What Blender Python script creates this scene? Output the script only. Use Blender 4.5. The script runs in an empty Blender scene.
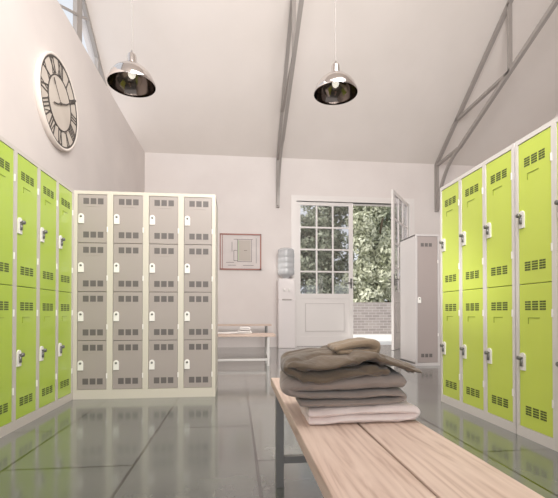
import bpy, bmesh, math, random
from math import pi, sin, cos, radians
from mathutils import Vector, Matrix, noise
random.seed(7)
C = bpy.context.scene
COL = C.collection

# ------------------------------------------------------------------ materials
def mat(name, color, rough=0.5, metal=0.0, spec=0.5, emit=None, estr=0.0, coat=0.0):
    m = bpy.data.materials.new(name); m.use_nodes = True
    b = m.node_tree.nodes['Principled BSDF']
    b.inputs['Base Color'].default_value = (*color, 1)
    b.inputs['Roughness'].default_value = rough
    b.inputs['Metallic'].default_value = metal
    b.inputs['Specular IOR Level'].default_value = spec
    b.inputs['Coat Weight'].default_value = coat
    if emit:
        b.inputs['Emission Color'].default_value = (*emit, 1)
        b.inputs['Emission Strength'].default_value = estr
    return m

def srgb(r, g, b):
    def f(c):
        c /= 255.0
        return c / 12.92 if c <= 0.04045 else ((c + 0.055) / 1.055) ** 2.4
    return (f(r), f(g), f(b))

def mottle(m, c1, c2, scale=2.0, detail=4, coords='Object', stretch=(1, 1, 1), bump=0.0, bscale=None, rough=None):
    nt = m.node_tree; n = nt.nodes; l = nt.links; b = n['Principled BSDF']
    tc = n.new('ShaderNodeTexCoord'); mp = n.new('ShaderNodeMapping')
    mp.inputs['Scale'].default_value = stretch
    l.new(tc.outputs[coords], mp.inputs['Vector'])
    nz = n.new('ShaderNodeTexNoise'); nz.inputs['Scale'].default_value = scale; nz.inputs['Detail'].default_value = detail
    l.new(mp.outputs[0], nz.inputs['Vector'])
    cr = n.new('ShaderNodeValToRGB'); cr.color_ramp.elements[0].position = 0.3; cr.color_ramp.elements[1].position = 0.7
    cr.color_ramp.elements[0].color = (*c1, 1); cr.color_ramp.elements[1].color = (*c2, 1)
    l.new(nz.outputs['Fac'], cr.inputs[0]); l.new(cr.outputs[0], b.inputs['Base Color'])
    if rough:
        mr = n.new('ShaderNodeMapRange'); mr.inputs['To Min'].default_value = rough[0]; mr.inputs['To Max'].default_value = rough[1]
        l.new(nz.outputs['Fac'], mr.inputs['Value']); l.new(mr.outputs[0], b.inputs['Roughness'])
    if bump:
        n2 = n.new('ShaderNodeTexNoise'); n2.inputs['Scale'].default_value = bscale or scale * 8; n2.inputs['Detail'].default_value = 3
        l.new(mp.outputs[0], n2.inputs['Vector'])
        bp = n.new('ShaderNodeBump'); bp.inputs['Strength'].default_value = bump; bp.inputs['Distance'].default_value = 0.01
        l.new(n2.outputs['Fac'], bp.inputs['Height']); l.new(bp.outputs[0], b.inputs['Normal'])
    return m

M = {}
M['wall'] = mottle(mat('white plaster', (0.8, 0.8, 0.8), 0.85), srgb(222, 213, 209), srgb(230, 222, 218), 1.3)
M['ceiling'] = mottle(mat('ceiling plaster', (0.8, 0.8, 0.8), 0.9), srgb(222, 213, 206), srgb(230, 221, 215), 0.9, 5)
M['cream'] = mat('cream enamel', srgb(200, 193, 178), 0.35)
M['white_frame'] = mat('pale enamel', srgb(219, 213, 209), 0.35)
M['pale_grey'] = mat('glossy pale grey enamel', srgb(188, 182, 180), 0.22)
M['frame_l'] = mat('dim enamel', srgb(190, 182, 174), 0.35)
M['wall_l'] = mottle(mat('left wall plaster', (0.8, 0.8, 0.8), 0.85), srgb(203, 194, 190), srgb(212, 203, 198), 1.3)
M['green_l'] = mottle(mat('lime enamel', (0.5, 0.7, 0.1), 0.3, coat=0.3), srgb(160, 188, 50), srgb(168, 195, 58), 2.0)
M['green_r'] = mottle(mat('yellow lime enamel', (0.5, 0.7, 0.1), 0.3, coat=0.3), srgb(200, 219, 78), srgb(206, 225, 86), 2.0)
M['grey_door'] = mottle(mat('warm grey enamel', (0.4, 0.4, 0.4), 0.4), srgb(150, 140, 134), srgb(158, 148, 142), 1.5)
M['tall_door'] = mat('mauve grey enamel', srgb(150, 138, 134), 0.4)
M['vent_l'] = mat('vent shadow green', srgb(74, 88, 36), 0.6)
M['vent_g'] = mat('vent shadow grey', srgb(88, 82, 80), 0.6)
M['bracket'] = mat('bracket green', srgb(140, 160, 50), 0.5)
M['plate'] = mat('latch plate', srgb(236, 232, 226), 0.35)
M['knob'] = mat('latch knob', srgb(112, 112, 108), 0.3, 0.5)
M['seam'] = mat('seam shade', srgb(70, 74, 50), 0.8)
M['chrome'] = mat('chrome', srgb(215, 208, 204), 0.08, 1.0)
M['chrome_in'] = mat('inner reflector', srgb(96, 86, 80), 0.12, 1.0)
M['cord'] = mat('pale cord', srgb(140, 134, 130), 0.6)
M['bulb'] = mat('glowing bulb', (1, 0.95, 0.85), 0.3, emit=(1, 0.93, 0.8), estr=0.7)
M['steel'] = mat('grey painted steel', srgb(158, 151, 146), 0.45, 0.2)
M['leg_white'] = mat('white bench steel', srgb(214, 210, 206), 0.35)
M['leg'] = mat('dull bench steel', srgb(128, 126, 124), 0.4, 0.3)
M['clock_rim'] = mat('clock rim', srgb(228, 217, 208), 0.5)
M['clock_face'] = mottle(mat('clock face', (0.6, 0.55, 0.5), 0.6), srgb(190, 178, 166), srgb(204, 193, 181), 3)
M['clock_ink'] = mat('clock ink', srgb(62, 56, 52), 0.6)
M['frame_red'] = mat('red brown frame', srgb(150, 92, 78), 0.5)
M['sheet'] = mottle(mat('plan sheet', (0.7, 0.7, 0.7), 0.5), srgb(200, 190, 187), srgb(210, 200, 196), 4)
M['plan_line'] = mat('plan ink', srgb(112, 102, 100), 0.6)
M['plan_green'] = mat('plan green', srgb(178, 190, 160), 0.6)
M['plan_tan'] = mat('plan tan', srgb(186, 175, 165), 0.6)
M['door_paint'] = mat('white door paint', srgb(232, 226, 222), 0.35)
M['panel_shade'] = mat('panel line shade', srgb(205, 198, 194), 0.5)
M['dispenser'] = mat('dispenser plastic', srgb(226, 218, 216), 0.35)
M['bark'] = mottle(mat('bark', (0.2, 0.15, 0.1), 0.9), srgb(84, 70, 56), srgb(112, 96, 78), 6)
M['paving'] = mottle(mat('pale paving', (0.8, 0.8, 0.8), 0.9), srgb(226, 224, 220), srgb(238, 236, 232), 2)
M['far_wall'] = mottle(mat('pale render', (0.7, 0.7, 0.7), 0.9), srgb(190, 184, 178), srgb(205, 200, 194), 2)
M['dark_glass'] = mat('dark glass', srgb(70, 74, 76), 0.1)

def cloth_mat(name, c1, c2, sc=9):
    m = mottle(mat(name, c1, 0.95), c1, c2, sc, 5, bump=0.6, bscale=34)
    b = m.node_tree.nodes['Principled BSDF']; b.inputs['Sheen Weight'].default_value = 0.25
    return m
M['towel'] = cloth_mat('pinkish white terry', srgb(232, 214, 208), srgb(243, 230, 225))
M['blanket'] = cloth_mat('taupe grey wool', srgb(140, 127, 119), srgb(154, 141, 132))
M['jacket'] = cloth_mat('olive brown twill', srgb(78, 66, 53), srgb(106, 91, 74), 7)
M['collar'] = cloth_mat('faded brown twill', srgb(124, 104, 82), srgb(148, 128, 104), 7)
M['white_cloth'] = cloth_mat('white cotton', srgb(226, 220, 216), srgb(236, 230, 226))

def glass_mat(name, tint, fac, k=0.5):
    m = bpy.data.materials.new(name); m.use_nodes = True
    n = m.node_tree.nodes; l = m.node_tree.links; n.clear()
    out = n.new('ShaderNodeOutputMaterial'); mix = n.new('ShaderNodeMixShader')
    t = n.new('ShaderNodeBsdfTransparent'); t.inputs[0].default_value = (*tint, 1)
    g = n.new('ShaderNodeBsdfGlossy'); g.inputs['Roughness'].default_value = 0.02
    ge = n.new('ShaderNodeNewGeometry'); dt = n.new('ShaderNodeVectorMath'); dt.operation = 'DOT_PRODUCT'
    l.new(ge.outputs['Normal'], dt.inputs[0]); l.new(ge.outputs['Incoming'], dt.inputs[1])
    ab = n.new('ShaderNodeMath'); ab.operation = 'ABSOLUTE'; l.new(dt.outputs['Value'], ab.inputs[0])
    om = n.new('ShaderNodeMath'); om.operation = 'SUBTRACT'; om.inputs[0].default_value = 1; l.new(ab.outputs[0], om.inputs[1])
    pw = n.new('ShaderNodeMath'); pw.operation = 'POWER'; pw.inputs[1].default_value = 5; l.new(om.outputs[0], pw.inputs[0])
    ad = n.new('ShaderNodeMath'); ad.operation = 'MULTIPLY_ADD'; ad.inputs[1].default_value = k; ad.inputs[2].default_value = fac
    l.new(pw.outputs[0], ad.inputs[0]); l.new(ad.outputs[0], mix.inputs[0])
    l.new(t.outputs[0], mix.inputs[1]); l.new(g.outputs[0], mix.inputs[2]); l.new(mix.outputs[0], out.inputs[0])
    return m
M['glass'] = glass_mat('door glass', (0.9, 0.9, 0.92), 0.1)
M['sky_glass'] = glass_mat('clerestory glass', (0.97, 0.98, 1.0), 0.01, 0.1)
def bottle_mat():
    m = mat('water bottle plastic', srgb(196, 197, 199), 0.2)
    m.node_tree.nodes['Principled BSDF'].inputs['Transmission Weight'].default_value = 0.15
    return m
M['bottle'] = bottle_mat()

def wood_mat():
    m = bpy.data.materials.new('pale ash planks'); m.use_nodes = True
    n = m.node_tree.nodes; l = m.node_tree.links; b = n['Principled BSDF']
    tc = n.new('ShaderNodeTexCoord'); oi = n.new('ShaderNodeObjectInfo')
    ad = n.new('ShaderNodeVectorMath'); ad.operation = 'ADD'
    l.new(tc.outputs['Object'], ad.inputs[0]); l.new(oi.outputs['Location'], ad.inputs[1])
    mp = n.new('ShaderNodeMapping'); mp.inputs['Scale'].default_value = (11, 0.9, 11)
    l.new(ad.outputs[0], mp.inputs[0])
    nz = n.new('ShaderNodeTexNoise'); nz.inputs['Scale'].default_value = 2.2; nz.inputs['Detail'].default_value = 7; nz.inputs['Distortion'].default_value = 2.6
    l.new(mp.outputs[0], nz.inputs['Vector'])
    wv = n.new('ShaderNodeTexWave'); wv.bands_direction = 'X'; wv.inputs['Scale'].default_value = 1.4
    wv.inputs['Distortion'].default_value = 9; wv.inputs['Detail'].default_value = 3; wv.inputs['Detail Scale'].default_value = 0.7
    l.new(mp.outputs[0], wv.inputs['Vector'])
    mx = n.new('ShaderNodeMix'); mx.data_type = 'FLOAT'; mx.inputs[0].default_value = 0.14
    l.new(nz.outputs['Fac'], mx.inputs[2]); l.new(wv.outputs['Fac'], mx.inputs[3])
    cr = n.new('ShaderNodeValToRGB'); e = cr.color_ramp.elements
    e[0].position = 0.3; e[0].color = (*srgb(180, 152, 136), 1)
    e[1].position = 0.62; e[1].color = (*srgb(214, 190, 174), 1)
    k = cr.color_ramp.elements.new(0.45); k.color = (*srgb(203, 177, 161), 1)
    l.new(mx.outputs[0], cr.inputs[0]); l.new(cr.outputs[0], b.inputs['Base Color'])
    b.inputs['Roughness'].default_value = 0.5
    bp = n.new('ShaderNodeBump'); bp.inputs['Strength'].default_value = 0.12; bp.inputs['Distance'].default_value = 0.003
    l.new(nz.outputs['Fac'], bp.inputs['Height']); l.new(bp.outputs[0], b.inputs['Normal'])
    return m
M['wood'] = wood_mat()

def tile_mat():
    m = bpy.data.materials.new('polished grey stone tiles'); m.use_nodes = True
    n = m.node_tree.nodes; l = m.node_tree.links; b = n['Principled BSDF']
    tc = n.new('ShaderNodeTexCoord'); mp = n.new('ShaderNodeMapping')
    # brick rows run along world Y; 1.25 m long, 0.6 m wide
    mp.inputs['Rotation'].default_value = (0, 0, radians(-90)); mp.inputs['Location'].default_value = (0.47, 0.1, 0)
    l.new(tc.outputs['Object'], mp.inputs[0])
    br = n.new('ShaderNodeTexBrick'); br.offset = 0.5; br.offset_frequency = 2; br.squash = 1
    br.inputs['Scale'].default_value = 1; br.inputs['Brick Width'].default_value = 1.25; br.inputs['Row Height'].default_value = 0.6
    br.inputs['Mortar Size'].default_value = 0.008; br.inputs['Mortar Smooth'].default_value = 0.1
    br.inputs['Bias'].default_value = 0
    br.inputs['Color1'].default_value = (*srgb(88, 92, 89), 1); br.inputs['Color2'].default_value = (*srgb(106, 109, 105), 1)
    br.inputs['Mortar'].default_value = (*srgb(30, 30, 29), 1)
    l.new(mp.outputs[0], br.inputs['Vector'])
    nz = n.new('ShaderNodeTexNoise'); nz.inputs['Scale'].default_value = 2.6; nz.inputs['Detail'].default_value = 8; nz.inputs['Roughness'].default_value = 0.65
    l.new(tc.outputs['Object'], nz.inputs['Vector'])
    cr = n.new('ShaderNodeValToRGB'); cr.color_ramp.elements[0].position = 0.3; cr.color_ramp.elements[1].position = 0.72
    cr.color_ramp.elements[0].color = (0.7, 0.7, 0.7, 1); cr.color_ramp.elements[1].color = (1.15, 1.13, 1.1, 1)
    l.new(nz.outputs['Fac'], cr.inputs[0])
    mx = n.new('ShaderNodeMix'); mx.data_type = 'RGBA'; mx.blend_type = 'MULTIPLY'; mx.inputs[0].default_value = 1
    l.new(br.outputs['Color'], mx.inputs[6]); l.new(cr.outputs[0], mx.inputs[7]); l.new(mx.outputs[2], b.inputs['Base Color'])
    mr = n.new('ShaderNodeMapRange'); mr.inputs['To Min'].default_value = 0.07; mr.inputs['To Max'].default_value = 0.24
    l.new(nz.outputs['Fac'], mr.inputs['Value']); l.new(mr.outputs[0], b.inputs['Roughness'])
    b.inputs['Specular IOR Level'].default_value = 0.75
    b.inputs['Coat Weight'].default_value = 0.5; b.inputs['Coat Roughness'].default_value = 0.1
    bp = n.new('ShaderNodeBump'); bp.inputs['Strength'].default_value = 0.5; bp.inputs['Distance'].default_value = 0.004; bp.invert = True
    l.new(br.outputs['Fac'], bp.inputs['Height']); l.new(bp.outputs[0], b.inputs['Normal'])
    return m
M['tile'] = tile_mat()

def brick_mat():
    m = bpy.data.materials.new('grey brown brickwork'); m.use_nodes = True
    n = m.node_tree.nodes; l = m.node_tree.links; b = n['Principled BSDF']
    tc = n.new('ShaderNodeTexCoord'); mp = n.new('ShaderNodeMapping'); mp.inputs['Rotation'].default_value = (radians(-90), 0, 0)
    l.new(tc.outputs['Object'], mp.inputs[0])
    br = n.new('ShaderNodeTexBrick'); br.inputs['Scale'].default_value = 1
    br.inputs['Brick Width'].default_value = 0.27; br.inputs['Row Height'].default_value = 0.095; br.inputs['Mortar Size'].default_value = 0.008
    br.inputs['Color1'].default_value = (*srgb(140, 130, 127), 1); br.inputs['Color2'].default_value = (*srgb(162, 152, 148), 1)
    br.inputs['Mortar'].default_value = (*srgb(186, 178, 174), 1)
    l.new(mp.outputs[0], br.inputs['Vector']); l.new(br.outputs['Color'], b.inputs['Base Color']); b.inputs['Roughness'].default_value = 0.9
    return m
M['brick'] = brick_mat()

def leaf_mat(name, c1, c2):
    m = bpy.data.materials.new(name); m.use_nodes = True
    n = m.node_tree.nodes; l = m.node_tree.links; b = n['Principled BSDF']
    g = n.new('ShaderNodeNewGeometry'); cr = n.new('ShaderNodeValToRGB')
    cr.color_ramp.elements[0].color = (*c1, 1); cr.color_ramp.elements[1].color = (*c2, 1)
    l.new(g.outputs['Random Per Island'], cr.inputs[0]); l.new(cr.outputs[0], b.inputs['Base Color'])
    b.inputs['Roughness'].default_value = 0.5
    return m
M['leaf_a'] = leaf_mat('sunlit olive leaves', srgb(124, 130, 98), srgb(236, 238, 212))  # near-white end of the ramp paints sun highlights into the leaf colour
M['leaf_b'] = leaf_mat('dark leaves', srgb(100, 108, 88), srgb(186, 192, 164))

# ------------------------------------------------------------------ helpers
class MB:
    def __init__(s): s.bm = bmesh.new()
    def box(s, x0, x1, y0, y1, z0, z1, bevel=0.0, mi=0):
        r = bmesh.ops.create_cube(s.bm, size=1)
        vs = r['verts']
        for v in vs:
            v.co = Vector(((x0 + x1) / 2 + v.co.x * (x1 - x0), (y0 + y1) / 2 + v.co.y * (y1 - y0), (z0 + z1) / 2 + v.co.z * (z1 - z0)))
        if bevel:
            es = list({e for v in vs for e in v.link_edges})
            bmesh.ops.bevel(s.bm, geom=es, offset=bevel, segments=2, affect='EDGES', profile=0.5)
        return s
    def bar(s, a, b, w, d, up=(0, 0, 1)):
        """square bar between two points"""
        a = Vector(a); b = Vector(b); t = (b - a).normalized(); u = Vector(up)
        r = t.cross(u)
        if r.length < 1e-4: r = t.cross(Vector((1, 0, 0)))
        r.normalize(); u = r.cross(t)
        vs = []
        for p in (a, b):
            for i, j in ((-1, -1), (1, -1), (1, 1), (-1, 1)):
                vs.append(s.bm.verts.new(p + r * (i * w / 2) + u * (j * d / 2)))
        f = s.bm.faces.new
        f(vs[3::-1]); f(vs[4:8])
        for k in range(4): f((vs[k], vs[(k + 1) % 4], vs[4 + (k + 1) % 4], vs[4 + k]))
        return s
    def prism(s, pts, d0, d1, axis='y'):
        """polygon (u,v) extruded between d0 and d1 along axis"""
        def P(u, v, d): return {'y': (u, d, v), 'x': (d, u, v), 'z': (u, v, d)}[axis]
        a = [s.bm.verts.new(P(u, v, d0)) for u, v in pts]; b = [s.bm.verts.new(P(u, v, d1)) for u, v in pts]
        s.bm.faces.new(a); s.bm.faces.new(b[::-1]); n = len(pts)
        for k in range(n): s.bm.faces.new((a[k], b[k], b[(k + 1) % n], a[(k + 1) % n]))
        return s
    def lathe(s, prof, seg=32, axis='z', c=(0, 0, 0), cap=False):
        rings = []
        for r, h in prof:
            ring = []
            for k in range(seg):
                t = 2 * pi * k / seg; u, v = r * cos(t), r * sin(t)
                p = {'z': (u, v, h), 'x': (h, u, v), 'y': (u, h, v)}[axis]
                ring.append(s.bm.verts.new(Vector(p) + Vector(c)))
            rings.append(ring)
        for a, b in zip(rings, rings[1:]):
            for k in range(seg): s.bm.faces.new((a[k], a[(k + 1) % seg], b[(k + 1) % seg], b[k]))
        if cap: s.bm.faces.new(rings[0][::-1]); s.bm.faces.new(rings[-1])
        return s
    def tube(s, pts, r, seg=8):
        pts = [Vector(p) for p in pts]; rings = []
        for i, p in enumerate(pts):
            t = (pts[min(i + 1, len(pts) - 1)] - pts[max(i - 1, 0)]).normalized()
            u = t.cross(Vector((0, 0, 1)))
            if u.length < 1e-3: u = t.cross(Vector((1, 0, 0)))
            u.normalize(); v = u.cross(t)
            rings.append([s.bm.verts.new(p + u * (r * cos(2 * pi * k / seg)) + v * (r * sin(2 * pi * k / seg))) for k in range(seg)])
        for a, b in zip(rings, rings[1:]):
            for k in range(seg): s.bm.faces.new((a[k], a[(k + 1) % seg], b[(k + 1) % seg], b[k]))
        s.bm.faces.new(rings[0][::-1]); s.bm.faces.new(rings[-1])
        return s
    def build(s, name, material, parent=None, smooth=False, loc=None, norm=True):
        if norm: bmesh.ops.recalc_face_normals(s.bm, faces=s.bm.faces)
        me = bpy.data.meshes.new(name); s.bm.to_mesh(me); s.bm.free()
        me.materials.append(material)
        if smooth:
            for p in me.polygons: p.use_smooth = True
        o = bpy.data.objects.new(name, me); COL.objects.link(o)
        if parent: o.parent = parent
        if loc: o.location = loc
        return o

def tag(o, label=None, cat=None, group=None, kind=None):
    if label: o['label'] = label
    if cat: o['category'] = cat
    if group: o['group'] = group
    if kind: o['kind'] = kind
    return o
def thing(name, label, cat, loc=(0, 0, 0), rz=0.0, group=None):
    o = bpy.data.objects.new(name, None); COL.objects.link(o); o.empty_display_size = 0.1
    o.location = loc; o.rotation_euler = (0, 0, rz)
    return tag(o, label, cat, group)
def struct(o): o['kind'] = 'structure'; return o
def dup_tree(o, parent=None):
    c = o.copy(); COL.objects.link(c); c.parent = parent
    for ch in [k for k in bpy.data.objects if k.parent == o]: dup_tree(ch, c)
    return c

# ------------------------------------------------------------------ room shell
YB = 8.65; EAVE = 4.12; SL = 0.73; RY = 4.4
XW = -1.93; XG = -2.43; XR = 6.6; YF = -2.6
def zc(y): return EAVE + SL * (YB - y) if y > RY else EAVE + SL * (YB - RY) - SL * (RY - y)
DX0, DX1, DZ = 1.30, 3.86, 3.19

struct(MB().box(XG - 0.12, XR + 0.1, YF, YB + 0.25, -0.1, 0).build('floor', M['tile']))
w = MB(); w.box(XG - 0.1, DX0, YB, YB + 0.25, 0, EAVE + 0.2); w.box(DX1, XR + 0.1, YB, YB + 0.25, 0, EAVE + 0.2); w.box(DX0, DX1, YB, YB + 0.25, DZ, EAVE + 0.2)
struct(w.build('wall_back', M['wall']))
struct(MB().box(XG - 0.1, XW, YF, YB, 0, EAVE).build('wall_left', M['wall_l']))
struct(MB().prism([(YF, 0), (YB, 0), (YB, EAVE), (RY, zc(RY)), (YF, zc(YF))], XR, XR + 0.12, 'x').build('wall_right', M['wall']))
c = MB()
c.prism([(YB + 0.4, zc(YB + 0.4)), (RY, zc(RY)), (YF, zc(YF)), (YF, zc(YF) + 0.12), (RY, zc(RY) + 0.15), (YB + 0.4, zc(YB + 0.4) + 0.12)], XG - 0.12, XR + 0.12, 'x')
struct(c.build('ceiling', M['ceiling']))
# clerestory glazing above the left wall, following the slope of the roof
g = struct(MB().prism([(YF, EAVE), (YB, EAVE), (RY, zc(RY) - 0.01), (YF, zc(YF) - 0.01)], XG - 0.008, XG, 'x').build('window_1', M['sky_glass']))
f = MB()
f.bar((XG + 0.03, YB, EAVE + 0.03 - 0.07), (XG + 0.03, RY, zc(RY) - 0.07), 0.06, 0.07)
f.bar((XG + 0.03, RY, zc(RY) - 0.07), (XG + 0.03, YF, zc(YF) - 0.07), 0.1, 0.13)
for y in (7.15, 6.3, 5.2, 4.1, 3.0, 1.9): 
    wd = 0.2 if y == 6.3 else 0.05
    f.box(XG + 0.0, XG + 0.06, y - wd / 2, y + wd / 2, EAVE, zc(y) - 0.03)
f.build('window_frame', M['steel'], g)
MB().bar((XG + 0.05, 5.6, 4.87), (XG + 0.05, 6.62, 5.42), 0.03, 0.03).build('stay_rod', M['steel'], g)

# doorway frame, two glazed leaves
t = MB(); t.box(DX0 - 0.12, DX0, YB - 0.03, YB + 0.1, 0, DZ + 0.12); t.box(DX1, DX1 + 0.12, YB - 0.03, YB + 0.1, 0, DZ + 0.12); t.box(DX0, DX1, YB - 0.03, YB + 0.1, DZ, DZ + 0.12)
struct(t.build('trim_1', M['door_paint']))
LW = (DX1 - DX0) / 2
def door_leaf(name, loc, rz, mirror=1):
    """leaf hinged at x=0 and running to x=LW*mirror"""
    r = bpy.data.objects.new(name, None); COL.objects.link(r); r.location = loc; r.rotation_euler = (0, 0, rz); r['kind'] = 'structure'
    H = DZ - 0.01; gz0 = 1.16; st = 0.09; Wd = LW - 0.005; T = 0.045
    def bx(mb, x0, x1, y0, y1, z0, z1): mb.box(min(x0 * mirror, x1 * mirror), max(x0 * mirror, x1 * mirror), y0, y1, z0, z1)
    m = MB()
    bx(m, 0.003, st, 0, T, 0.01, H); bx(m, Wd - st, Wd, 0, T, 0.01, H)
    bx(m, st, Wd - st, 0, T, H - 0.07, H); bx(m, st, Wd - st, 0, T, gz0 - 0.1, gz0); bx(m, st, Wd - st, 0, T, 0.01, 0.22)
    m.build('leaf_frame', M['door_paint'], r)
    m = MB(); gw = Wd - 2 * st; gh = H - 0.07 - gz0
    for k in (1, 2): x = st + gw * k / 3; bx(m, x - 0.016, x + 0.016, 0.006, T - 0.006, gz0, H - 0.07)
    for k in (1, 2, 3): z = gz0 + gh * k / 4; bx(m, st, Wd - st, 0.008, T - 0.008, z - 0.016, z + 0.016)
    m.build('glazing_bars', M['door_paint'], r)
    m = MB(); bx(m, st, Wd - st, 0.02, 0.026, gz0, H - 0.07); m.build('pane', M['glass'], r)
    m = MB(); bx(m, st, Wd - st, 0.012, T - 0.012, 0.22, gz0 - 0.1)
    bx(m, st + 0.12, Wd - st - 0.12, 0.004, T - 0.004, 0.34, gz0 - 0.22); m.build('lower_panel', M['door_paint'], r)
    m = MB(); a0, a1, b0, b1 = st + 0.11, Wd - st - 0.11, 0.33, gz0 - 0.21
    for q in ((a0, a1, b0, b0 + 0.012), (a0, a1, b1 - 0.012, b1), (a0, a0 + 0.012, b0, b1), (a1 - 0.012, a1, b0, b1)): bx(m, q[0], q[1], -0.002, T + 0.002, q[2], q[3])
    m.build('panel_shade_lines', M['panel_shade'], r)  # thin darker strips paint in the shade around the inset panel
    m = MB(); x = (Wd - 0.045) * mirror
    for s in (-1, 1):
        y = T / 2 + s * (T / 2 + 0.012)
        m.box(x - 0.022, x + 0.022, min(T / 2, y), max(T / 2, y), 1.28, 1.5)
        m.tube([(x, T / 2, 1.4), (x, T / 2 + s * 0.08, 1.4), (x - 0.12 * mirror, T / 2 + s * 0.085, 1.4)], 0.013)
    m.build('door_handle', M['knob'], r, smooth=False)
    return r
door_leaf('door_1', (DX0, YB + 0.02, 0), 0, 1)
door_leaf('door_2', (DX1 - 0.02, YB - 0.04, 0), radians(53), -1)

# ------------------------------------------------------------------ lockers
PW = 0.302
def make_door(dw, dh, dm, vm, style):
    """door with lower left corner at origin, front face at y=0"""
    d = MB().box(0, dw, 0, 0.018, 0, dh, 0.003).build('door', dm)
    def vents(zcen, sq, gap, x0, slots):
        v = MB()
        for k in range(3):
            x = x0 + k * (sq + gap)
            if slots:
                n = 4; hh = sq * 1.25; 
                for j in range(n):
                    z = zcen - hh / 2 + j * hh / n
                    for q in (0, 1):
                        xa = x + q * sq * 0.52
                        v.box(xa, xa + sq * 0.46, -0.0015, 0.004, z + 0.001, z + hh / n - 0.0035)
            else:
                v.box(x, x + sq, -0.0015, 0.004, zcen - sq * 0.55, zcen + sq * 0.55)
                for j in (1, 2): pass
        v.build('vent', vm, d)
    if style == 'grey':
        vents(dh - 0.058, 0.047, 0.013, 0.045, False); vents(0.07, 0.047, 0.013, 0.045, False)
        zl = dh * 0.5; pw, ph = 0.045, 0.085; xl = 0.006
        MB().box(0.07, 0.19, -0.002, 0.002, dh - 0.105, dh - 0.102).build('label_holder', dm, d)
    elif style == 'tall':
        vents(dh - 0.12, 0.045, 0.014, 0.05, False); vents(0.1, 0.045, 0.014, 0.05, False)
        zl = dh * 0.5 - 0.01; pw, ph = 0.045, 0.085; xl = 0.004
    else:
        vents(dh - 0.125, 0.046, 0.012, 0.05, True); vents(0.105, 0.046, 0.012, 0.05, True)
        zl = dh * 0.5 - 0.035; pw, ph = 0.045, 0.105; xl = 0.008
        lh = MB(); lh.box(0.075, 0.165, -0.003, 0.001, dh - 0.2, dh - 0.196); lh.box(0.075, 0.079, -0.003, 0.001, dh - 0.235, dh - 0.196)
        lh.build('label_holder', M['bracket'], d)
    # plate with rounded top
    pts = [(xl, zl - ph / 2), (xl + pw, zl - ph / 2), (xl + pw, zl + ph / 2 - pw / 2)]
    for k in range(1, 7):
        a = pi * k / 7; pts.append((xl + pw / 2 + pw / 2 * cos(a), zl + ph / 2 - pw / 2 + pw / 2 * sin(a)))
    pts.append((xl, zl + ph / 2 - pw / 2))
    MB().prism(pts, -0.008, 0.002, 'y').build('latch_plate', M['plate'], d)
    kb = MB(); kx = xl + pw / 2; kz = zl + ph * 0.2
    if style == 'green':
        kb.lathe([(0.0001, -0.036), (0.012, -0.036), (0.014, -0.03), (0.013, -0.02), (0.007, -0.018), (0.007, -0.006)], 14, 'y', (kx, 0, kz))
        kb.box(kx - 0.006, kx + 0.006, -0.02, -0.006, zl - ph * 0.28, zl + ph * 0.1)
    else:
        kb.lathe([(0.0001, -0.014), (0.008, -0.014), (0.01, -0.011), (0.01, -0.006)], 12, 'y', (kx, 0, kz))
    kb.build('latch_knob', M['knob'], d, smooth=True)
    hz = (dh * 0.22, dh * 0.8) if style != 'grey' else (dh * 0.28,)
    for z in hz:
        MB().lathe([(0.0055, z - 0.022), (0.0055, z + 0.022)], 8, 'z', (dw + 0.004, -0.004, 0), cap=True).build('hinge', M['plate'], d)
    return d

def locker_bank(n, rows, dm, vm, fm, style, label, loc, rz, group, H=1.8, zb=0.07, stile=0.05, D=0.49, g0=None, pw=PW, name='locker_cabinet'):
    t = thing(name, label, 'lockers', loc, rz, group)
    W = n * pw; G = 0.002
    fr = MB()
    # carcass
    fr.box(0.002, 0.02, 0.02, D, 0.0, H - 0.002); fr.box(W - 0.02, W - 0.002, 0.02, D, 0.0, H - 0.002); fr.box(0.002, W - 0.002, D - 0.01, D, 0, H - 0.002)
    fr.box(0.002, W - 0.002, 0.02, D, H - 0.02, H); fr.box(0.002, W - 0.002, 0.02, D, zb - 0.02, zb)
    fr.build('carcass', fm, t)
    ff = MB()
    x = 0
    for k in range(n + 1):
        a = max(0, k * pw - stile / 2); b = min(W, k * pw + stile / 2)
        if k in (0, n): a, b = (0, stile * 0.62) if k == 0 else (W - stile * 0.62, W)
        ff.box(a, b, 0, 0.025, zb - 0.001, H - 0.028)
        if 0 < k < n: fr2 = None
    ff.box(0, W, 0, 0.025, 0, zb); ff.box(0, W, 0, 0.025, H - 0.028, H)
    ff.build('face_frame', fm, t)
    bk = MB().box(0.02, W - 0.02, 0.022, 0.03, zb, H - 0.028).build('gap_shade', M['seam'] if style == 'green' else M['vent_g'], t)  # dark sheet close behind the doors, paints shade into their gaps
    dh = (H - 0.028 - zb) / rows
    for k in range(n):
        a = k * pw + stile / 2; b = (k + 1) * pw - stile / 2
        if k == 0: a = stile * 0.62
        if k == n - 1: b = W - stile * 0.62
        d0 = None
        for r in range(rows):
            if d0 is None:
                d0 = make_door(b - a - 2 * G, dh - 2 * G, dm, vm, style); d0.parent = t; d = d0
            else:
                d = dup_tree(d0, t)
            d.location = (a + G, 0.004, zb + r * dh + G)
    return t

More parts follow.
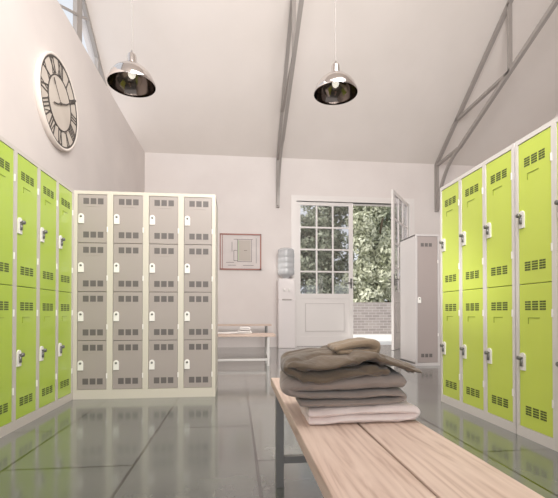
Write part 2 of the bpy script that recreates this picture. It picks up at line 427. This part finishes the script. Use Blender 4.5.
GB = (-1.396, 3.605)
locker_bank(4, 4, M['grey_door'], M['vent_g'], M['cream'], 'grey', 'cream framed locker bank with sixteen small grey doors', (GB[0], GB[1], 0), 0, None, zb=0.08)
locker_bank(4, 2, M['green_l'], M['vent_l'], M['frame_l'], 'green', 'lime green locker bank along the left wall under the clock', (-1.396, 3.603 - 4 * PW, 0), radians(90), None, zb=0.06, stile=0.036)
locker_bank(3, 2, M['green_r'], M['vent_l'], M['white_frame'], 'green', 'lime green three column locker bank on the right, nearer the open door', (1.712, 3.217, 0), radians(-90), None, zb=0.06, stile=0.036)
locker_bank(2, 2, M['green_r'], M['vent_l'], M['white_frame'], 'green', 'lime green locker bank cut off by the right edge of the photo', (1.712, 3.217 - 3 * PW - 0.012, 0), radians(-90), None, zb=0.06, stile=0.036)
locker_bank(1, 1, M['tall_door'], M['vent_g'], M['pale_grey'], 'tall', 'single tall grey locker with one full height door beside the open doorway', (2.50, 5.38, 0), 0, None, H=1.85, zb=0.04, stile=0.04, D=0.55, pw=0.35)

# ------------------------------------------------------------------ benches
def bench(label, loc, rz, L, Wd, H, planks, T=0.035, legs=((0.08, 0.0), (None, 0.0)), group='slatted changing benches', lm=None, cross=True):
    """runs along local +y from 0 to L, width along x"""
    lm = lm or M['leg']
    t = thing('bench', label, 'bench', loc, rz, group)
    pwd = Wd / planks
    for k in range(planks):
        MB().box(k * pwd + (0.003 if k else 0), (k + 1) * pwd - (0.003 if k < planks - 1 else 0), 0, L, H - T, H, 0.003).build('plank', M['wood'], t)
    for y in (0.1, L - 0.1):
        for x in (0.03, Wd - 0.03):
            MB().box(x - 0.017, x + 0.017, y - 0.017, y + 0.017, 0.0, H - T, 0.002).build('leg', lm, t)
        MB().box(0.02, Wd - 0.02, y - 0.015, y + 0.015, H - T - 0.03, H - T, 0.002).build('top_rail', lm, t)
        MB().box(0.047, Wd - 0.047, y - 0.013, y + 0.013, 0.1, 0.13, 0.002).build('stretcher', lm, t)
    return t
bench('pale wooden plank bench in the foreground carrying the pile of clothes', (0.155, -0.05, 0), 0, 1.87, 0.34, 0.45, 2)
fb = bench('small bench behind the grey lockers with a white cloth on it', (0.54, 5.55, 0), radians(90), 1.7, 0.36, 0.445, 2, lm=M['leg_white'])
MB().box(0.012, 0.03, 0.12, 1.58, 0.075, 0.105, 0.002).build('rail', M['leg_white'], fb)
bench('narrow bench standing close to the back wall', (0.7, 8.0, 0), radians(90), 1.7, 0.32, 0.51, 2)

# ------------------------------------------------------------------ cloth
def smooth_path(pts, n=12):
    P = [Vector((p[0], p[1])) for p in pts]; out = []
    for i in range(len(P) - 1):
        p0 = P[max(i - 1, 0)]; p1 = P[i]; p2 = P[i + 1]; p3 = P[min(i + 2, len(P) - 1)]
        for k in range(n):
            t = k / n
            out.append(0.5 * ((2 * p1) + (p2 - p0) * t + (2 * p0 - 5 * p1 + 4 * p2 - p3) * t * t + (-p0 + 3 * p1 - 3 * p2 + p3) * t ** 3))
    out.append(P[-1]); return out
def folded(name, path, th, y0, y1, material, amp=0.01, seed=0, ny=26, fr=5.0, skew=0.0, floor=None, endr=0.02, creases=0.35, parent=None, shift=None):
    """a thick cloth ribbon whose folds lie in the XZ plane, swept along Y, with wrinkles"""
    c = smooth_path(path); n = len(c)
    tf = th if callable(th) else (lambda s: th)
    ring0 = []
    L = []; R = []
    for i, p in enumerate(c):
        t = (c[min(i + 1, n - 1)] - c[max(i - 1, 0)]).normalized(); nn = Vector((-t.y, t.x)); h = tf(i / (n - 1)) / 2
        L.append(p + nn * h); R.append(p - nn * h)
    t0 = (c[0] - c[1]).normalized(); t1 = (c[-1] - c[-2]).normalized()
    outline = [c[0] + t0 * tf(0) * 0.35] + L + [c[-1] + t1 * tf(1) * 0.35] + R[::-1]
    bm = bmesh.new(); rings = []
    cx = sum(p.x for p in outline) / len(outline)
    cen = [c[0]] + c + [c[-1]] + c[::-1]
    for j in range(ny + 1):
        v = j / ny; y = y0 + (y1 - y0) * v
        e = min((y - y0), (y1 - y)); k = 1.0
        if e < endr: k = math.sqrt(max(0.0, 1 - (1 - e / endr) ** 2)) * 0.85 + 0.15
        ring = []
        for p, q in zip(outline, cen):
            x = q.x + (p.x - q.x) * k; z = q.y + (p.y - q.y) * k
            nc = noise.noise(Vector((x * 6, y * 5, 3.3)))
            nv = noise.noise_vector(Vector((x * fr, y * fr, z * fr * 2.2 + seed * 7.3))); nv.z = nv.z * 0.6 + nc * 0.7
            n2 = noise.noise_vector(Vector((x * fr * 3, y * fr * 2.2, z * fr * 4 + seed * 3.1)))
            cr = 1 - min(1, abs(noise.noise(Vector((x * fr * 1.1 + y * 6, y * fr * 1.3 - x * 3, z * 22 + seed)))) * 7)
            dx = nv.x * amp * 1.4 + n2.x * amp * 0.3; dz = nv.z * amp + n2.z * amp * 0.35 - cr * amp * creases; dy = nv.y * amp * 1.5
            if shift: sx, sz = shift(x, v); dx += sx; dz += sz
            X = x + dx + skew * (y - y0); Z = z + dz
            if floor is not None: Z = max(Z, floor + (0.0005 if p.y < floor + 0.02 else 0))
            ring.append(bm.verts.new((X, y + dy, Z)))
        rings.append(ring)
    m = len(outline)
    for a, b in zip(rings, rings[1:]):
        for k in range(m): bm.faces.new((a[k], a[(k + 1) % m], b[(k + 1) % m], b[k]))
    bm.faces.new(rings[0]); bm.faces.new(rings[-1][::-1])
    bmesh.ops.recalc_face_normals(bm, faces=bm.faces)
    me = bpy.data.meshes.new(name); bm.to_mesh(me); bm.free(); me.materials.append(material)
    for p in me.polygons: p.use_smooth = True
    o = bpy.data.objects.new(name, me); COL.objects.link(o)
    if parent: o.parent = parent
    return o

tw = folded('folded_towel', [(0.185, 0.463), (0.32, 0.461), (0.45, 0.464), (0.490, 0.474), (0.46, 0.484), (0.32, 0.482), (0.19, 0.482)],
            0.021, 1.035, 1.32, M['towel'], amp=0.007, seed=1, floor=0.451, fr=8, endr=0.03, skew=0.08)
tag(tw, 'pinkish white towel at the bottom of the clothes pile', 'towel', 'folded fabrics piled on the bench')
bl = folded('folded_blanket', [(0.170, 0.504), (0.30, 0.503), (0.42, 0.506), (0.458, 0.516), (0.43, 0.528), (0.31, 0.523), (0.21, 0.526), (0.150, 0.534), (0.133, 0.550), (0.18, 0.558), (0.30, 0.556), (0.40, 0.560), (0.452, 0.560)],
            lambda s: 0.018 + 0.020 * min(1, max(0, (s - 0.52) * 5)), 1.045, 1.31, M['blanket'], amp=0.006, seed=4, fr=6, endr=0.035, skew=0.09)
tag(bl, 'taupe grey folded blanket in the middle of the clothes pile', 'blanket', 'folded fabrics piled on the bench')
def drape(x, v):
    u = max(0.0, 1 - v * 3.2) ** 1.3
    f = math.exp(-((x - 0.23) / 0.07) ** 2)
    crease = 0.006 * math.sin((x * 1.0 + v * 0.35) * 70) * max(0, min(1, (x - 0.2) * 8))
    return (0, -0.022 * u * f - 0.002 * u - 0.006 * v + crease * 0.5)
jk = folded('folded_jacket', [(0.41, 0.593), (0.30, 0.594), (0.18, 0.595), (0.134, 0.600), (0.130, 0.613), (0.17, 0.621), (0.26, 0.627), (0.34, 0.630), (0.41, 0.617), (0.498, 0.588)],
            lambda s: 0.024 * (1 - 0.6 * min(1, max(0, (s - 0.75) * 4)) ** 1.3), 1.03, 1.29, M['jacket'], amp=0.009, seed=9, fr=9, endr=0.04, shift=drape, ny=80, creases=0.8, skew=0.11)
tag(jk, 'olive brown jacket with a rolled collar on top of the clothes pile', 'jacket', 'folded fabrics piled on the bench')
cl = folded('collar', [(0.285, 0.637), (0.33, 0.636), (0.372, 0.635), (0.391, 0.642), (0.392, 0.653), (0.370, 0.660), (0.33, 0.657), (0.275, 0.645)],
            lambda s: 0.016 + 0.009 * math.sin(min(1, s) * pi), 1.08, 1.19, M['collar'], amp=0.004, seed=12, fr=14, parent=jk)

# white cloths on the far bench
wc = folded('folded_towel', [(-0.35, 0.457), (-0.1, 0.457), (0.17, 0.458), (0.20, 0.468), (0.17, 0.478), (0.02, 0.478)], 0.018, 5.62, 5.82, M['white_cloth'], amp=0.008, seed=21, floor=0.446)
tag(wc, 'white towel lying flat on the small far bench', 'towel', 'white towels on the far bench')
wc = folded('folded_towel', [(0.05, 0.506), (0.1, 0.508), (0.17, 0.508), (0.19, 0.518), (0.16, 0.530), (0.05, 0.528)], 0.02, 5.65, 5.8, M['white_cloth'], amp=0.006, seed=25)
tag(wc, 'small white folded towel stacked on the flat towel of the far bench', 'towel', 'white towels on the far bench')

# ------------------------------------------------------------------ pendant lamps
def lamp(label, x, y, zr):
    t = thing('pendant_lamp', label, 'lamp', (x, y, zr), 0, 'chrome pendant lamps')
    MB().tube([(0, 0, 0.30), (0, 0, zc(y) - zr)], 0.004, 6).build('cord', M['cord'], t)
    prof = [(0.200, 0.0), (0.203, 0.008), (0.196, 0.03), (0.178, 0.075), (0.150, 0.115), (0.110, 0.15), (0.065, 0.172), (0.045, 0.178)]
    MB().lathe(prof, 48).build('lamp_shade', M['chrome'], t, smooth=True)
    inn = [(r - 0.004 if i else 0.199, h - 0.003 if i else 0.0) for i, (r, h) in enumerate(prof)]
    MB().lathe(inn + [(0.001, 0.172)], 48).build('reflector', M['chrome_in'], t, smooth=True)
    MB().lathe([(0.05, 0.172), (0.048, 0.19), (0.043, 0.20), (0.038, 0.26), (0.030, 0.275), (0.01, 0.29), (0.008, 0.305), (0.0001, 0.305)], 24).build('lamp_cap', M['chrome'], t, smooth=True)
    b = MB(); b.lathe([(0.0001, 0.062), (0.014, 0.065), (0.027, 0.078), (0.032, 0.096), (0.027, 0.115), (0.018, 0.13), (0.016, 0.168)], 20)
    b.build('bulb', M['bulb'], t, smooth=True)
    return t
lamp('chrome dome pendant lamp on the left near the clerestory window', -0.915, 3.6, 2.735)
lamp('chrome dome pendant lamp on the right, in front of the bare roof slope', 0.907, 3.6, 2.765)

# ------------------------------------------------------------------ clock
ck = thing('wall_clock', 'large round wall clock with roman numerals on the left wall', 'clock', (XW, 4.49, 2.985), 0)
RC = 0.468
MB().lathe([(RC * 1.0, 0.0), (RC * 1.015, 0.01), (RC * 1.015, 0.05), (RC * 1.0, 0.058), (RC * 0.975, 0.056), (RC * 0.96, 0.05)], 72, 'x').build('rim', M['clock_rim'], ck, smooth=True)
MB().lathe([(0.0001, 0.045), (RC * 0.97, 0.045)], 72, 'x').build('dial', M['clock_face'], ck)
def ring(r0, r1, x, nm):
    MB().lathe([(r0, x), (r0, x + 0.006), (r1, x + 0.006), (r1, x)], 72, 'x').build(nm, M['clock_ink'], ck)
ring(RC * 0.925, RC * 0.965, 0.045, 'outer_ring'); ring(RC * 0.575, RC * 0.6, 0.045, 'inner_ring')
NUM = ['XII', 'I', 'II', 'III', 'IIII', 'V', 'VI', 'VII', 'VIII', 'IX', 'X', 'XI']
# seen from the room the dial's right-hand side points along world -? (viewer faces -X, right = +Y)
for i, s in enumerate(NUM):
    a = radians(30 * i); r0, r1 = RC * 0.615, RC * 0.91
    rad = Vector((0, sin(a), cos(a))); tan = Vector((0, cos(a), -sin(a)))
    m = MB(); wd = {'I': 0.034, 'V': 0.066, 'X': 0.066}; tot = sum(wd[k] for k in s); u = -tot / 2
    def stroke(ua, ub, th):
        A = rad * r0 + tan * ua + Vector((0.048, 0, 0)); B = rad * r1 + tan * ub + Vector((0.048, 0, 0))
        m.bar(A, B, 0.005, th, up=tan)
    for k in s:
        q = wd[k]
        if k == 'I': stroke(u + q / 2, u + q / 2, 0.014)
        elif k == 'V': stroke(u + q / 2, u + 0.008, 0.016); stroke(u + q / 2, u + q - 0.008, 0.007)
        else: stroke(u + q - 0.01, u + 0.01, 0.016); stroke(u + 0.01, u + q - 0.01, 0.007)
        u += q
    for rr in (r0, r1):   # serifs
        A = rad * rr - tan * tot * 0.47 + Vector((0.048, 0, 0)); B = rad * rr + tan * tot * 0.47 + Vector((0.048, 0, 0)); m.bar(A, B, 0.005, 0.006, up=rad)
    m.build('numeral', M['clock_ink'], ck)
def cp(y, z, x=0.058): return (x, y, z)
h = MB(); pts = [cp(-0.17, -0.07), cp(-0.08, -0.045), cp(0, 0), cp(0.13, 0.055), cp(0.27, 0.155)]
for a, b in zip(pts, pts[1:]): h.bar(a, b, 0.005, 0.014, up=(0, 0, 1))
h.bar(cp(0.27, 0.155), cp(0.385, 0.235), 0.005, 0.024, up=(0, 0, 1)); h.build('minute_hand', M['clock_ink'], ck)
h = MB(); h.bar((0.056, 0, 0), (0.056, -0.13, 0.14), 0.004, 0.005, up=(0, 1, 0)); h.bar((0.056, -0.13, 0.14), (0.056, -0.165, 0.19), 0.004, 0.016, up=(0, 1, 0)); h.lathe([(0.0001, 0.064), (0.014, 0.064), (0.014, 0.046)], 16, 'x'); h.build('hour_hand', M['clock_ink'], ck)

# ------------------------------------------------------------------ framed plan
px0, px1, pz0, pz1 = -0.36, 0.53, 1.66, 2.44
fp = thing('framed_plan', 'red-brown framed floor plan on the back wall', 'picture', (px0, YB, pz0))
PWd, PH = px1 - px0, pz1 - pz0
m = MB()
for a in ((0, PWd, 0, 0.03), (0, PWd, PH - 0.03, PH), (0, 0.02, 0, PH), (PWd - 0.03, PWd, 0, PH), (0.05, 0.062, 0.03, PH - 0.03)): m.box(a[0], a[1], -0.03, -0.002, a[2], a[3])
m.build('frame', M['frame_red'], fp)
MB().box(0.01, PWd - 0.01, -0.014, -0.002, 0.01, PH - 0.01).build('sheet', M['sheet'], fp)
m = MB()
def ln(x0, z0, x1, z1, t=0.01): m.box(min(x0, x1) - t / 2, max(x0, x1) + t / 2, -0.018, -0.013, min(z0, z1) - t / 2, max(z0, z1) + t / 2)
for a in ((0.36, 0.66, 0.70, 0.66), (0.38, 0.18, 0.38, 0.66), (0.68, 0.18, 0.68, 0.66), (0.38, 0.18, 0.68, 0.18), (0.78, 0.15, 0.78, 0.68), (0.30, 0.2, 0.38, 0.2), (0.26, 0.4, 0.26, 0.6),
          (0.18, 0.1, 0.34, 0.1), (0.5, 0.1, 0.72, 0.1), (0.14, 0.16, 0.3, 0.16), (0.36, 0.42, 0.30, 0.42), (0.30, 0.2, 0.30, 0.42), (0.52, 0.42, 0.58, 0.42), (0.3, 0.66, 0.36, 0.66)): ln(*a)
m.build('plan_lines', M['plan_line'], fp)
MB().box(0.40, 0.66, -0.017, -0.013, 0.2, 0.64).build('plan_room', M['plan_tan'], fp)
MB().box(0.385, 0.41, -0.02, -0.013, 0.2, 0.64).build('plan_strip', M['plan_green'], fp)

# ------------------------------------------------------------------ water dispenser
wdp = thing('water_dispenser', 'white water dispenser with an upturned ribbed bottle beside the door', 'water dispenser', (1.045, 8.46, 0))
m = MB(); m.box(-0.18, 0.18, -0.16, 0.16, 0.0, 1.02, 0.012); m.box(-0.18, 0.18, -0.13, 0.16, 1.02, 1.46, 0.012); m.build('cabinet', M['dispenser'], wdp)
m = MB(); m.box(-0.1, 0.1, -0.17, -0.12, 1.0, 1.03, 0.004); m.build('drip_tray', M['steel'], wdp)
for x in (-0.05, 0.05): MB().box(x - 0.015, x + 0.015, -0.17, -0.13, 1.2, 1.25, 0.004).build('tap', M['plate'], wdp)
prof = [(0.06, 1.46), (0.08, 1.50), (0.165, 1.54)]
for k in range(4): prof += [(0.178, 1.56 + k * 0.12), (0.178, 1.64 + k * 0.12), (0.168, 1.66 + k * 0.12)]
prof += [(0.175, 2.05), (0.16, 2.09), (0.12, 2.11), (0.0001, 2.11)]
MB().lathe(prof, 32).build('bottle', M['bottle'], wdp, smooth=True)

# ------------------------------------------------------------------ roof trusses
def truss(label, x):
    t = thing('roof_truss', label, 'truss', (x, YB, 0), 0, 'grey steel roof trusses')
    def p(y, z): return (0, y - YB, z)
    def zr(y): return zc(y) - 0.06
    MB().bar(p(YB - 0.05, 3.03), p(YB - 0.05, zr(YB)), 0.07, 0.08, up=(0, 1, 0)).build('post', M['steel'], t)
    MB().bar(p(YB, zr(YB)), p(RY, zr(RY)), 0.06, 0.075).build('rafter', M['steel'], t)
    n1 = (7.65, 4.10); n2 = (6.15, 4.74)
    MB().bar(p(*n1), p(RY, n1[1] + (n1[0] - RY) * 0.427), 0.06, 0.07).build('bottom_chord', M['steel'], t)
    m = MB(); pts = []
    for k in range(9):
        u = k / 8; a = u * pi / 2
        y = YB - 0.1 - (YB - 0.1 - n1[0]) * (0.25 * u + 0.75 * (1 - cos(a))); z = 3.06 + (n1[1] - 3.06) * (0.25 * u + 0.75 * sin(a)); pts.append(p(y, z))
    for a, b in zip(pts, pts[1:]): m.bar(a, b, 0.05, 0.06)
    m.build('curved_brace', M['steel'], t)
    for a, b in (((YB - 0.04, zr(YB)), n1), ((7.78, zr(7.78)), n2), (n2, (6.15, zr(6.15)))):
        MB().bar(p(*a), p(*b), 0.05, 0.06, up=(1, 0, 0)).build('strut', M['steel'], t)
    return t
truss('grey steel roof truss seen edge-on in the middle of the roof', 0.885)
truss('grey steel roof truss above the right lockers, its lattice seen from the side', 4.5)

# ------------------------------------------------------------------ outside
struct(MB().box(-12, 22, YB + 0.25, 30, -0.12, -0.02).build('ground', M['paving']))
bw = MB().box(-2, 12, 13.6, 13.8, -0.02, 1.10).build('brick_wall', M['brick']); tag(bw, 'low grey brown brick wall outside the open door', 'wall')
def shrub(name, label, x, y, r, z0, z1, n, m, group, seed):
    rnd = random.Random(seed)
    t = thing(name, label, 'shrub', (x, y, -0.02), 0, group)
    lumps = []
    NL = int(16 + (z1 - z0) * 5)
    for k in range(NL):
        a = rnd.random() * 2 * pi; q = r * math.sqrt(rnd.random()) * 0.8
        lumps.append((q * cos(a), q * sin(a) * 0.7, z0 + 0.1 + (k + rnd.random()) / NL * (z1 - z0 - 0.4), r * (0.28 + 0.25 * rnd.random())))
    verts = []; faces = []
    for k in range(n):
        L = rnd.choice(lumps); v = Vector((rnd.gauss(0, 1), rnd.gauss(0, 1), rnd.gauss(0, 1))).normalized() * L[3] * (0.75 + 0.3 * rnd.random())
        c0 = Vector((L[0], L[1], L[2])) + v
        if c0.z < z0: continue
        s = 0.065 + 0.065 * rnd.random()
        d = (v.normalized() + Vector((rnd.gauss(0, .6), rnd.gauss(0, .6), rnd.gauss(0, .6)))).normalized()
        e = d.cross(Vector((rnd.gauss(0, 1), rnd.gauss(0, 1), rnd.gauss(0, 1)))).normalized(); g2 = d.cross(e)
        i = len(verts)
        verts += [c0 - e * s, c0 - g2 * s * 0.45 + d * s * .1, c0 + e * s, c0 + g2 * s * 0.45 + d * s * .1]; faces.append((i, i + 1, i + 2, i + 3))
    me = bpy.data.meshes.new('foliage'); me.from_pydata(verts, [], faces); me.materials.append(m)
    o = bpy.data.objects.new('foliage', me); COL.objects.link(o); o.parent = t
    tr = MB()
    for k in range(3):
        a = rnd.random() * 6; tr.tube([(0.1 * cos(a), 0.1 * sin(a), 0), (0.2 * cos(a), 0.15 * sin(a), z1 * 0.4), (0.5 * r * cos(a + .5), 0.3 * r * sin(a), z1 * 0.8)], 0.04)
    tr.build('trunk', M['bark'], t)
    return t
gp = 'shrubs behind the brick wall'
shrub('shrub', 'pale olive green tall bush in full sun filling the open doorway', 5.15, 15.2, 1.0, 0.3, 5.6, 15000, M['leaf_a'], gp, 3)
shrub('shrub', 'pale bush half hidden by the swung-open right door leaf', 7.75, 15.2, 1.0, 0.3, 5.4, 8000, M['leaf_a'], gp, 5)
shrub('shrub', 'dark bush seen through the panes of the closed door leaf', 2.55, 15.2, 1.0, 0.3, 4.6, 12000, M['leaf_b'], gp, 8)
shrub('shrub', 'tall darker bush farther back, left of the sunlit bush', 4.2, 18.3, 1.2, 0.3, 6.6, 14000, M['leaf_b'], gp, 14)
shrub('shrub', 'low dark bush far back behind the left panes of the closed door leaf', 1.1, 18.3, 1.2, 0.3, 4.3, 8000, M['leaf_b'], gp, 17)
shrub('shrub', 'tall bush far back, right of the sunlit bush', 7.3, 18.3, 1.2, 0.3, 6.6, 11000, M['leaf_b'], gp, 19)

# ------------------------------------------------------------------ light
wld = bpy.data.worlds.new('world'); C.world = wld; wld.use_nodes = True
bg = wld.node_tree.nodes['Background']; bg.inputs[0].default_value = (0.92, 0.955, 1.0, 1); bg.inputs[1].default_value = 0.95
def area(name, loc, target, sx, sy, power, col):
    l = bpy.data.lights.new(name, 'AREA'); l.shape = 'RECTANGLE'; l.size = sx; l.size_y = sy; l.energy = power; l.color = col
    o = bpy.data.objects.new(name, l); COL.objects.link(o); o.location = loc
    o.rotation_euler = (Vector(target) - Vector(loc)).to_track_quat('-Z', 'Y').to_euler(); return o
area('overhead_fill', (1.0, 1.6, 4.8), (0.4, 4.8, 0.5), 3.0, 2.4, 105, (1, 0.962, 0.932))  # unseen lamp added for soft light from above
area('bounce_fill', (0.9, 0.6, 3.3), (-0.5, 6.6, 5.6), 2.4, 1.6, 240, (1, 0.962, 0.932))  # out of view, added to brighten the roof slope like bounced light
area('front_fill', (-0.6, -1.6, 2.6), (0.2, 5, 1.6), 3.0, 2.0, 40, (1, 0.962, 0.932))  # added behind the camera as soft frontal fill, no real fitting
def point(name, loc, power, r=0.25, col=(1, .95, .88)):
    l = bpy.data.lights.new(name, 'POINT'); l.energy = power; l.shadow_soft_size = r; l.color = col
    o = bpy.data.objects.new(name, l); COL.objects.link(o); o.location = loc; return o
s = bpy.data.lights.new('sun', 'SUN'); s.energy = 3.2; s.angle = radians(4); s.color = (1, 0.95, 0.86)
so = bpy.data.objects.new('sun', s); COL.objects.link(so)
so.rotation_euler = Vector((0.72, 0.22, -0.66)).to_track_quat('-Z', 'Y').to_euler(); so.location = (-8, 2, 9)

# ------------------------------------------------------------------ camera
F, YAW, P = 400.2864, 0.1055, 0.0113
cam = bpy.data.cameras.new('camera'); co = bpy.data.objects.new('camera', cam); COL.objects.link(co)
cam.sensor_width = 36; cam.sensor_fit = 'HORIZONTAL'; cam.lens = F / 558 * 36; cam.shift_y = 58.885 / 558; cam.clip_start = 0.02
co.location = (0, 0, 0.7475)
co.rotation_euler = Vector((sin(YAW) * cos(P), cos(YAW) * cos(P), sin(P))).to_track_quat('-Z', 'Y').to_euler()
C.camera = co
C.view_settings.view_transform = 'Standard'; C.view_settings.look = 'None'
C.view_settings.exposure = 0.04; C.view_settings.gamma = 1.15
